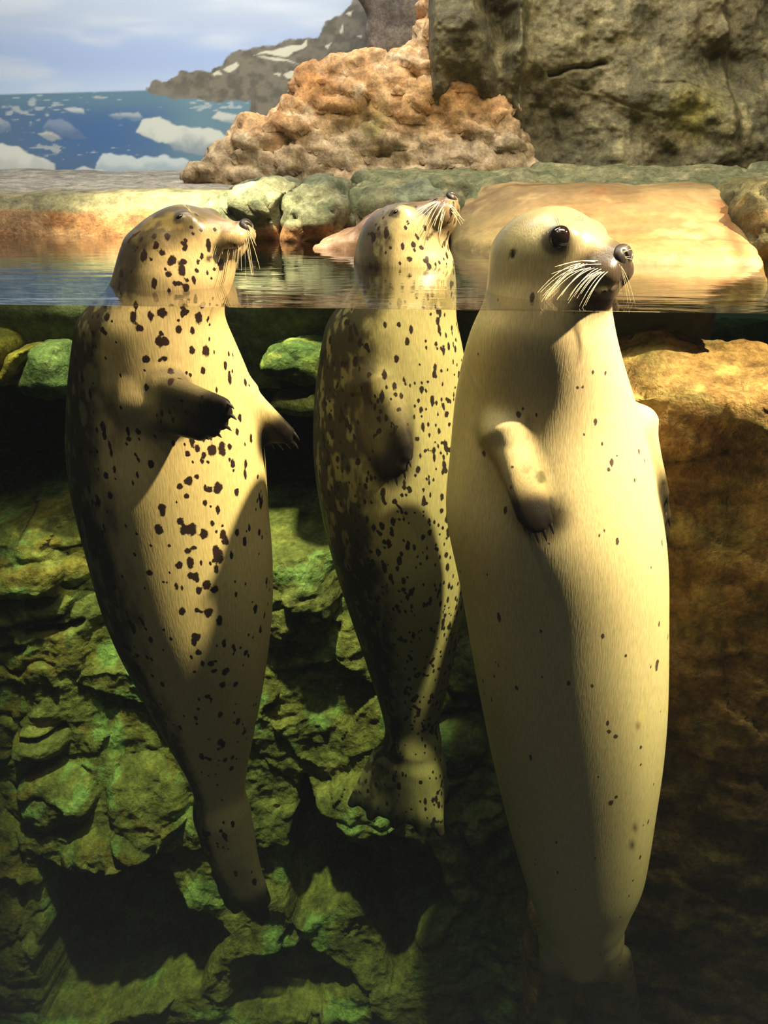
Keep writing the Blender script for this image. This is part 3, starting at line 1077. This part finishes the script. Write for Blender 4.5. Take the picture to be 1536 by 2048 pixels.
    for x in flips:
        if x.dark is not None:
            col = mixc(col, mixc(np.tile(lin(x.dark), (len(v), 1)), lin((92, 84, 58)), smooth(0.1, 0.4, fbm(v * 50, 3, 300))), smooth(0.022, 0.006, x.sdf(v)) * smooth(0.03, 0.10, np.linalg.norm(v - x.root, axis=1)))
        for t in x.tips:
            dd = np.linalg.norm(v - t, axis=1)
            col = mixc(col, lin((32, 26, 22)), 0.9 * smooth(0.06, 0.02, dd))
    # spots: seeds on the skin, field falls off from each seed
    fld = np.full(len(v), -0.6, np.float32)
    kd = kdtree.KDTree(len(v))
    for i, co in enumerate(v):
        kd.insert(co, i)
    kd.balance()
    seeds = []
    for (sx, sy, r, el) in spots.get('px', []):
        dpx = np.hypot(px[:, 0] - sx, px[:, 1] - sy)
        cand = np.argwhere(dpx < 9)[:, 0]
        if len(cand):
            seeds.append((cand[np.argmin(v[cand, 1])], (0.8 if sy < 600 else 1.0) * r * 0.00108 * (1 + (v[cand[0], 1]) * 0.6), el))
    ids = rng.choice(len(v), spots['n'] * 6)
    pr = spots['prob'](v[ids], nr[ids], px[ids], q2[ids])
    ids = ids[rng.random(len(ids)) < pr][:spots['n']]
    for i in ids:
        seeds.append((i, spots['r'][0] + (spots['r'][1] - spots['r'][0]) * rng.random() ** 2.2, 1.0 + rng.random() * spots.get('el', 0.8)))
    for (i, r, el) in seeds:
        c = v[i]
        fnd = kd.find_range(c, r * el * 1.6)
        if not fnd:
            continue
        ii = np.array([k for (_, k, _) in fnd])
        dv = v[ii] - c
        dz = dv[:, 2] / el
        dist = np.sqrt(dv[:, 0] ** 2 + dv[:, 1] ** 2 + dz ** 2) / r
        fld[ii] = np.maximum(fld[ii], 1.0 - dist)
    wet = smooth(-0.005, 0.01, v[:, 2])
    me = mesh_np('body', v, q, True, {'spot': fld * 0.9 + 0.02, 'wet': wet}, col)
    root = bpy.data.objects.new(name, None)
    root.empty_display_size = 0.1
    root.location = (0, 0, 0)
    scene.collection.objects.link(root)
    new_obj('body', me, mat, root)
    # nose
    nc = np.array([0.1485 * ml, 0, -0.013])
    NF = lambda p: smax(smax(sd_ell(p, nc, (0.0125 * ns, 0.022 * ns, 0.0165 * ns)),
                             -sd_cone(p, nc + ns * np.array([0.012, 0.003, -0.012]), nc + ns * np.array([0.010, 0.013, 0.008]), 0.0036, 0.0032), 0.002),
                        -sd_cone(p, nc + ns * np.array([0.012, -0.003, -0.012]), nc + ns * np.array([0.010, -0.013, 0.008]), 0.0036, 0.0032), 0.002)
    nv, nq = mesh_sdf(NF, nc - 0.03 * ns, nc + 0.03 * ns, 0.0016)
    new_obj('nose', mesh_np('nose', C + (nv * K) @ R.T, nq), M_nose, root)
    # eyes
    ss = np.linspace(0.03, 0.12, 400)
    sk = ss[np.argmax(headF(np.array([loc(0.066, -x, eu + 0.002) for x in ss])) > 0)]
    for sg in head.get('eyes', (-1, 1)):
        EF = lambda p: np.linalg.norm(p, axis=1) - er
        ev, eq = mesh_sdf(EF, (-er * 1.2,) * 3, (er * 1.2,) * 3, er / 7)
        ev = ev / np.linalg.norm(ev, axis=1, keepdims=True) * er
        ev = ev * np.array([1, 1, head.get('lid', 0.9)])
        new_obj('eye', mesh_np('eye', C + ((ev + np.array([0.066, sg * (sk - er * head.get('inset', 0.66)), eu + 0.002])) * K) @ R.T, eq), M_eye, root)
    # claws on the front flippers
    for x in fl:
        for t, w in zip(x.tips, x.w):
            d = t - w
            d /= np.linalg.norm(d)
            b0 = t - d * 0.004
            tube('claw', [b0, b0 + d * 0.010, b0 + d * 0.018 + np.array([0, 0, -0.002]), b0 + d * 0.024 + np.array([0, 0, -0.005])],
                 [0.0040, 0.0036, 0.0024, 0.0005], 6, M_claw, root)
    # whiskers: (start px, end px, Y start, Y end)
    for (a, b, ya, yb, sag) in head['whiskers']:
        cand = np.argsort(np.hypot(px[:, 0] - a[0], px[:, 1] - a[1]))[:40]
        A0 = v[cand[np.argmin(v[cand, 1])]]
        B0 = P(b[0], b[1], A0[1] + yb - ya)
        ts = np.linspace(0, 1, 9)
        L0 = np.linalg.norm(B0 - A0)
        pts = [A0 + (B0 - A0) * t + np.array([0, 0, 1.0]) * sag * L0 * 4 * t * (1 - t) for t in ts]
        tube('whisker', pts, [0.00052 * (1 - 0.65 * t) for t in ts], 4, M_whisker, root)
    tag(root, label, 'seal')
    return root


def fan(a0, a1, b0, b1, n, ya, yb, sag, jit=4):
    out = []
    for i in range(n):
        t = (i + 0.5) / n
        j = rng.normal(0, jit, 4)
        out.append(((a0[0] + (a1[0] - a0[0]) * t + j[0] * 0.5, a0[1] + (a1[1] - a0[1]) * t + j[1] * 0.5),
                    (b0[0] + (b1[0] - b0[0]) * t + j[2] * 2, b0[1] + (b1[1] - b0[1]) * t + j[3] * 2), ya, yb, sag))
    return out


def rowsY(lst, y0, y1, p0, p1):
    return [(py, a, b, y0 + (y1 - y0) * float(smooth(p0, p1, np.array(float(py))))) for (py, a, b) in lst]


def dirv(az, el):
    a, e = math.radians(az), math.radians(el)
    return (math.sin(a) * math.cos(e), -math.cos(a) * math.cos(e), math.sin(e))


# ---- the plain pale seal
rows_F = rowsY([(515, 1040, 1150), (550, 1000, 1200), (590, 978, 1219), (625, 957, 1224), (660, 942, 1230), (700, 930, 1240), (760, 917, 1258), (800, 910, 1271), (850, 905, 1286), (900, 901, 1299),
                (950, 896, 1310), (1000, 891, 1320), (1050, 894, 1328), (1100, 904, 1333), (1150, 915, 1335), (1200, 925, 1335), (1300, 942, 1335), (1400, 960, 1333), (1500, 980, 1325),
                (1600, 1003, 1311), (1700, 1030, 1296), (1750, 1045, 1286), (1800, 1062, 1264), (1850, 1082, 1244), (1885, 1108, 1222), (1930, 1142, 1196)], 0.19, 0.265, 590, 850)


def col_F(v, nr, q2, hd, px):
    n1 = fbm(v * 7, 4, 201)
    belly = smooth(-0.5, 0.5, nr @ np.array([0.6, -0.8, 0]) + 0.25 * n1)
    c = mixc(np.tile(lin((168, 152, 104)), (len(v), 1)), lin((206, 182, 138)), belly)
    top = smooth(-0.10, 0.0, q2[:, 2] - 0.35 * q2[:, 0]) * smooth(0.06, 0.02, hd)
    c = mixc(c, mixc(np.tile(lin((112, 104, 76)), (len(v), 1)), lin((130, 120, 86)), smooth(-0.2, 0.4, fbm(v * 22, 4, 203))), 0.9 * top)
    muz = smooth(0.076, 0.112, q2[:, 0] - 0.2 * q2[:, 2]) * smooth(0.020, -0.010, q2[:, 2]) * (v[:, 2] > -0.02)
    c = mixc(c, lin((50, 38, 30)), 0.95 * muz)
    c = mixc(c, lin((52, 42, 34)), 0.8 * smooth(0.050, 0.030, np.linalg.norm(q2 - np.array([0.150, 0, -0.014]), axis=1)))
    for (mx, my, sx, sy, cc) in ((1262, 1672, 6, 9, (214, 186, 120)), (1264, 1690, 6, 9, (70, 54, 40)), (1270, 1655, 5, 8, (90, 72, 50)), (1281, 1436, 5, 14, (220, 190, 124)), (1276, 1452, 5, 8, (130, 100, 66))):
        c = mixc(c, lin(cc), 0.85 * np.exp(-((px[:, 0] - mx) / sx) ** 2 - ((px[:, 1] - my) / sy) ** 2) * (nr[:, 1] < 0))
    return c


flF = [Flipper(P(1010, 865, 0.145), [P(1044, 1034, 0.070), P(1056, 1050, 0.062), P(1070, 1058, 0.060), P(1085, 1054, 0.064), P(1098, 1040, 0.076)], 0.014, 0.0065, 0.040, 0.014, spread=0.6, dark=(150, 130, 94)),
       Flipper(P(1276, 850, 0.27), [P(1330, 985, 0.25), P(1335, 1030, 0.265), P(1332, 1066, 0.285), P(1326, 1078, 0.305), P(1316, 1074, 0.325)], 0.014, 0.006, 0.036, 0.014, 0.3, 0.6, (160, 138, 100))]
hdF = [Flipper(P(1118, 1880, 0.27), [P(1078, 2060, 0.25), P(1092, 2085, 0.25), P(1106, 2095, 0.25), P(1120, 2085, 0.26), P(1132, 2060, 0.27)], 0.018, 0.009, 0.046, 0.016, 0.2, 0.7, (130, 110, 76)),
       Flipper(P(1205, 1880, 0.27), [P(1196, 2100, 0.27), P(1218, 2130, 0.27), P(1242, 2140, 0.28), P(1266, 2120, 0.28), P(1284, 2085, 0.29)], 0.020, 0.010, 0.042, 0.018, 0.2, 0.7, (130, 110, 76))]
hF = dict(c=P(1090, 515, 0.19), f=dirv(54, 10), k=0.88, ml=0.98, ns=1.2, eu=0.027, er=0.0205, blend=0.05, lid=1.0,
          whiskers=fan((1150, 522), (1215, 540), (1075, 592), (1168, 606), 20, 0.135, 0.09, 0.10) + fan((1185, 515), (1200, 520), (1120, 530), (1100, 545), 3, 0.13, 0.10, 0.05)
          + fan((1240, 515), (1250, 530), (1246, 606), (1268, 612), 5, 0.13, 0.14, 0.10) + fan((1238, 500), (1246, 508), (1262, 488), (1272, 520), 5, 0.12, 0.12, 0.03, 2)
          + fan((1112, 440), (1118, 442), (1095, 420), (1108, 418), 3, 0.13, 0.10, 0.05, 2) + fan((1165, 432), (1168, 436), (1158, 424), (1170, 420), 3, 0.17, 0.16, 0.05, 2))
spF = dict(n=170, r=(0.0030, 0.0065), el=1.6, prob=lambda p, n_, x, q: 0.5 + 0 * p[:, 0],
           px=[(1228, 920, 6, 2.2), (1224, 935, 4, 1.5), (1243, 1080, 5, 2.2), (990, 1240, 6, 3.0), (1224, 1468, 7, 1.0), (1238, 1474, 7, 1.0), (1240, 1596, 6, 1.0), (1228, 1612, 7, 1.5),
               (1322, 1330, 7, 2.5), (1036, 822, 6, 1.2), (1192, 748, 4, 1.6), (1219, 748, 4, 1.6), (1198, 842, 5, 1.8), (1187, 1380, 4, 1.6), (1240, 905, 3, 1), (1130, 1370, 5, 1.6),
               (1212, 1278, 5, 1.6), (975, 1400, 4, 2), (1160, 780, 4, 1), (1278, 962, 4, 1.6), (960, 905, 4, 2.2)])
make_seal('seal', 'plain pale tan seal with dark eyes, floating upright close to the pane', rows_F, hF, flF, hdF, col_F, spF, seal_material('pale_seal_fur', (84, 66, 60)))

# ---- spotted seal at the left
rows_L = rowsY([(490, 268, 400), (520, 242, 446), (555, 232, 457), (572, 228, 456), (592, 208, 450), (620, 166, 441), (660, 157, 455), (700, 152, 472), (750, 147, 493), (800, 145, 509), (850, 143, 519), (900, 145, 525),
                (950, 150, 529), (1000, 160, 532), (1050, 172, 536), (1100, 185, 541), (1150, 198, 543), (1200, 212, 543), (1250, 230, 540), (1300, 252, 535), (1350, 277, 528), (1400, 301, 520),
                (1450, 326, 510), (1500, 352, 500), (1540, 373, 493), (1580, 388, 489), (1620, 400, 490), (1660, 414, 492), (1700, 430, 486)], 0.245, 0.31, 560, 850)


def dark_back(v, nr, bd, seed, c_l, c_d, thr, amt=0.95):
    n1 = fbm(v * np.array([38, 38, 20]), 4, seed, 0.6)
    n2 = fbm(v * np.array([60, 60, 28]), 3, seed + 7)
    bk = smooth(thr, thr - 0.38, nr @ np.array(bd) + 0.22 * n1)
    light = smooth(0.12, 0.34, n2)
    dk = mixc(np.tile(lin(c_d), (len(v), 1)), lin((126, 116, 82)), 0.75 * light)
    return mixc(np.tile(lin(c_l), (len(v), 1)), dk, bk * amt), bk


def col_L(v, nr, q2, hd, px):
    c, bk = dark_back(v, nr, (0.86, -0.5, 0), 211, (200, 172, 120), (46, 41, 32), 0.40)
    ontop = (v[:, 2] > -0.01)
    crown = smooth(-0.03, 0.03, q2[:, 2] + 0.02 * fbm(v * 40, 3, 217)) * (hd < 0.03) * ontop
    c = mixc(c, mixc(np.tile(lin((66, 56, 38)), (len(v), 1)), lin((112, 94, 52)), smooth(0.05, 0.35, fbm(v * 50, 3, 218))), 0.9 * crown)
    nap = smooth(0.02, -0.06, q2[:, 0]) * (hd < 0.05) * ontop
    c = mixc(c, lin((62, 54, 42)), 0.7 * nap)
    muz = smooth(0.10, 0.13, q2[:, 0]) * smooth(-0.075, -0.04, q2[:, 2]) * ontop
    c = mixc(c, lin((150, 116, 84)), 0.5 * muz)
    return c


flL = [Flipper(P(290, 795, 0.19), [P(450, 806, 0.085), P(455, 828, 0.088), P(445, 850, 0.095), P(426, 864, 0.105), P(400, 868, 0.115)], 0.018, 0.0075, 0.052, 0.020, 0.18, 1.0, (92, 80, 58)),
       Flipper(P(488, 800, 0.31), [P(583, 862, 0.31), P(581, 878, 0.312), P(568, 880, 0.315), P(552, 880, 0.32), P(536, 878, 0.325)], 0.011, 0.005, 0.034, 0.016, 0.2, 0.75, (120, 102, 74))]
hdL = [Flipper(P(448, 1630, 0.31), [P(533, 1800, 0.29), P(533, 1832, 0.29), P(524, 1843, 0.29), P(508, 1832, 0.30), P(495, 1805, 0.30)], 0.024, 0.009, 0.04, 0.02),
       Flipper(P(438, 1630, 0.31), [P(478, 1812, 0.33), P(470, 1820, 0.33), P(458, 1806, 0.33), P(446, 1780, 0.34), P(436, 1745, 0.34)], 0.022, 0.009, 0.04, 0.02)]
hL = dict(c=P(358, 500, 0.25), f=dirv(78, 22), k=0.80, ml=1.10, mt=0.74, eu=0.046, er=0.010, lid=0.5, blend=0.06,
          whiskers=fan((448, 448), (478, 446), (420, 492), (466, 545), 9, 0.19, 0.17, 0.08) + fan((478, 446), (494, 450), (470, 550), (512, 545), 9, 0.20, 0.19, 0.10)
          + fan((490, 440), (496, 446), (508, 460), (518, 490), 5, 0.22, 0.22, 0.10, 2) + fan((380, 416), (386, 418), (350, 398), (366, 396), 3, 0.2, 0.18, 0.05, 2))
big = [(432, 899, 10, 1.3), (452, 897, 9, 1.8), (466, 896, 6, 1.4), (441, 969, 11, 1.2), (425, 977, 8, 0.9), (385, 957, 9, 1.2), (397, 948, 5, 1), (330, 1011, 9, 1.1), (378, 1066, 13, 1.0), (391, 1062, 10, 1.4), (368, 1045, 7, 1.2),
       (415, 1071, 10, 1.2), (452, 1066, 8, 1.5), (459, 1080, 9, 1.2), (440, 1098, 8, 1.6), (446, 1115, 12, 1.4), (438, 1135, 6, 2.0), (325, 1060, 9, 1.5), (418, 697, 9, 1.5), (339, 683, 9, 1.1), (331, 625, 10, 1.0), (376, 627, 8, 1.0), (406, 637, 9, 1.4),
       (390, 694, 7, 1.2), (283, 651, 8, 1.0), (297, 723, 8, 1.0), (331, 723, 7, 0.9), (343, 735, 7, 1.0), (420, 1170, 10, 1.3), (436, 1181, 9, 1.0), (390, 1153, 9, 1.0), (367, 1130, 8, 1.1), (425, 1228, 10, 1.3), (446, 1246, 8, 1.8), (371, 1228, 8, 1.4),
       (397, 1278, 10, 1.4), (430, 1325, 9, 1.0), (457, 1350, 9, 1.2), (434, 1348, 8, 0.8), (453, 1373, 8, 1.4), (423, 1397, 8, 1.0), (483, 1446, 7, 2.0), (366, 661, 7, 1.2), (393, 663, 6, 1.4), (432, 1046, 5, 1.5),
       (330, 1030, 6, 1.6), (362, 648, 4, 1), (412, 735, 6, 1.4), (487, 835, 6, 1.8), (481, 860, 5, 1.8), (474, 925, 6, 1.8), (497, 925, 5, 2.0), (380, 988, 6, 1), (364, 970, 7, 1), (455, 1290, 6, 2), (475, 1290, 5, 1.6), (384, 1100, 8, 0.9), (396, 1095, 7, 0.9),
       (300, 470, 8, 1), (330, 500, 8, 1), (345, 520, 9, 1.2), (375, 525, 10, 0.7), (335, 540, 9, 0.9), (370, 480, 6, 0.8), (380, 478, 6, 0.8), (378, 498, 6, 1), (410, 515, 5, 1), (352, 565, 6, 1), (382, 562, 4, 1), (400, 535, 6, 1), (430, 560, 4, 1.2), (408, 455, 6, 0.8), (388, 452, 6, 0.8)]
spL = dict(n=1150, r=(0.0034, 0.0105), el=1.4, prob=lambda p, n_, x, q: 0.35 + 0.4 * (fbm(p * 9, 3, 231) > 0.0) - 0.3 * smooth(0.2, 0.9, n_[:, 0]), px=big)
make_seal('seal', 'spotted seal with a spread flipper held across its pale chest', rows_L, hL, flL, hdL, col_L, spL, seal_material('spotted_seal_fur', (46, 32, 28)))

# ---- dark spotted seal between them
rows_M = rowsY([(470, 770, 850), (490, 745, 890), (520, 727, 907), (560, 716, 912), (600, 690, 913), (625, 664, 911), (660, 650, 918), (700, 642, 927), (750, 635, 932), (800, 630, 936), (850, 628, 940), (900, 628, 944), (950, 632, 946), (1000, 640, 946),
                (1050, 650, 944), (1100, 662, 942), (1150, 676, 937), (1200, 692, 931), (1250, 708, 922), (1300, 725, 911), (1350, 741, 900), (1400, 757, 888), (1450, 770, 876), (1500, 782, 862), (1540, 794, 850), (1570, 806, 838)], 0.57, 0.61, 520, 800)


def col_M(v, nr, q2, hd, px):
    c, bk = dark_back(v, nr, (0.8, -0.6, 0), 241, (160, 144, 100), (46, 41, 32), 0.62, 0.95)
    ontop = (v[:, 2] > -0.03)
    nap = smooth(0.0, 0.05, q2[:, 2] - 0.3 * q2[:, 0]) * (hd < 0.04) * ontop
    c = mixc(c, lin((84, 76, 66)), 0.8 * nap)
    muz = smooth(0.085, 0.125, q2[:, 0]) * ontop
    c = mixc(c, lin((104, 82, 60)), 0.75 * muz)
    return c


flM = [Flipper(P(758, 770, 0.50), [P(812, 890, 0.425), P(816, 912, 0.42), P(806, 936, 0.42), P(790, 948, 0.425), P(772, 945, 0.435)], 0.022, 0.009, 0.055, 0.02, 0.24, 0.8, (88, 76, 56)),
       Flipper(P(915, 770, 0.60), [P(958, 860, 0.60), P(960, 880, 0.61), P(954, 895, 0.62), P(944, 900, 0.63), P(934, 895, 0.64)], 0.02, 0.008, 0.045, 0.018)]
hdM = [Flipper(P(850, 1490, 0.60), [P(892, 1595, 0.60), P(890, 1602, 0.61), P(880, 1590, 0.62)], 0.018, 0.009, 0.035, 0.02),
       Flipper(P(815, 1500, 0.59), [P(704, 1606, 0.56), P(742, 1632, 0.54), P(790, 1648, 0.53), P(838, 1658, 0.53), P(880, 1664, 0.54)], 0.026, 0.012, 0.045, 0.03)]
hM = dict(c=P(790, 487, 0.57), f=dirv(78, 42), k=0.80, ml=1.2, mt=0.85, eu=0.042, er=0.010, lid=0.6, blend=0.06,
          whiskers=fan((868, 396), (895, 400), (812, 450), (890, 462), 20, 0.50, 0.47, 0.06) + fan((906, 410), (908, 425), (918, 430), (930, 455), 6, 0.56, 0.56, 0.08, 2))
spM = dict(n=2400, r=(0.0040, 0.0095), el=1.5, prob=lambda p, n_, x, q: 0.45 + 0.4 * (fbm(p * 9, 3, 251) > -0.1))
make_seal('seal', 'dark densely spotted seal pointing its snout upward behind the other two', rows_M, hM, flM, hdM, col_M, spM, seal_material('dark_seal_fur', (44, 34, 30)))
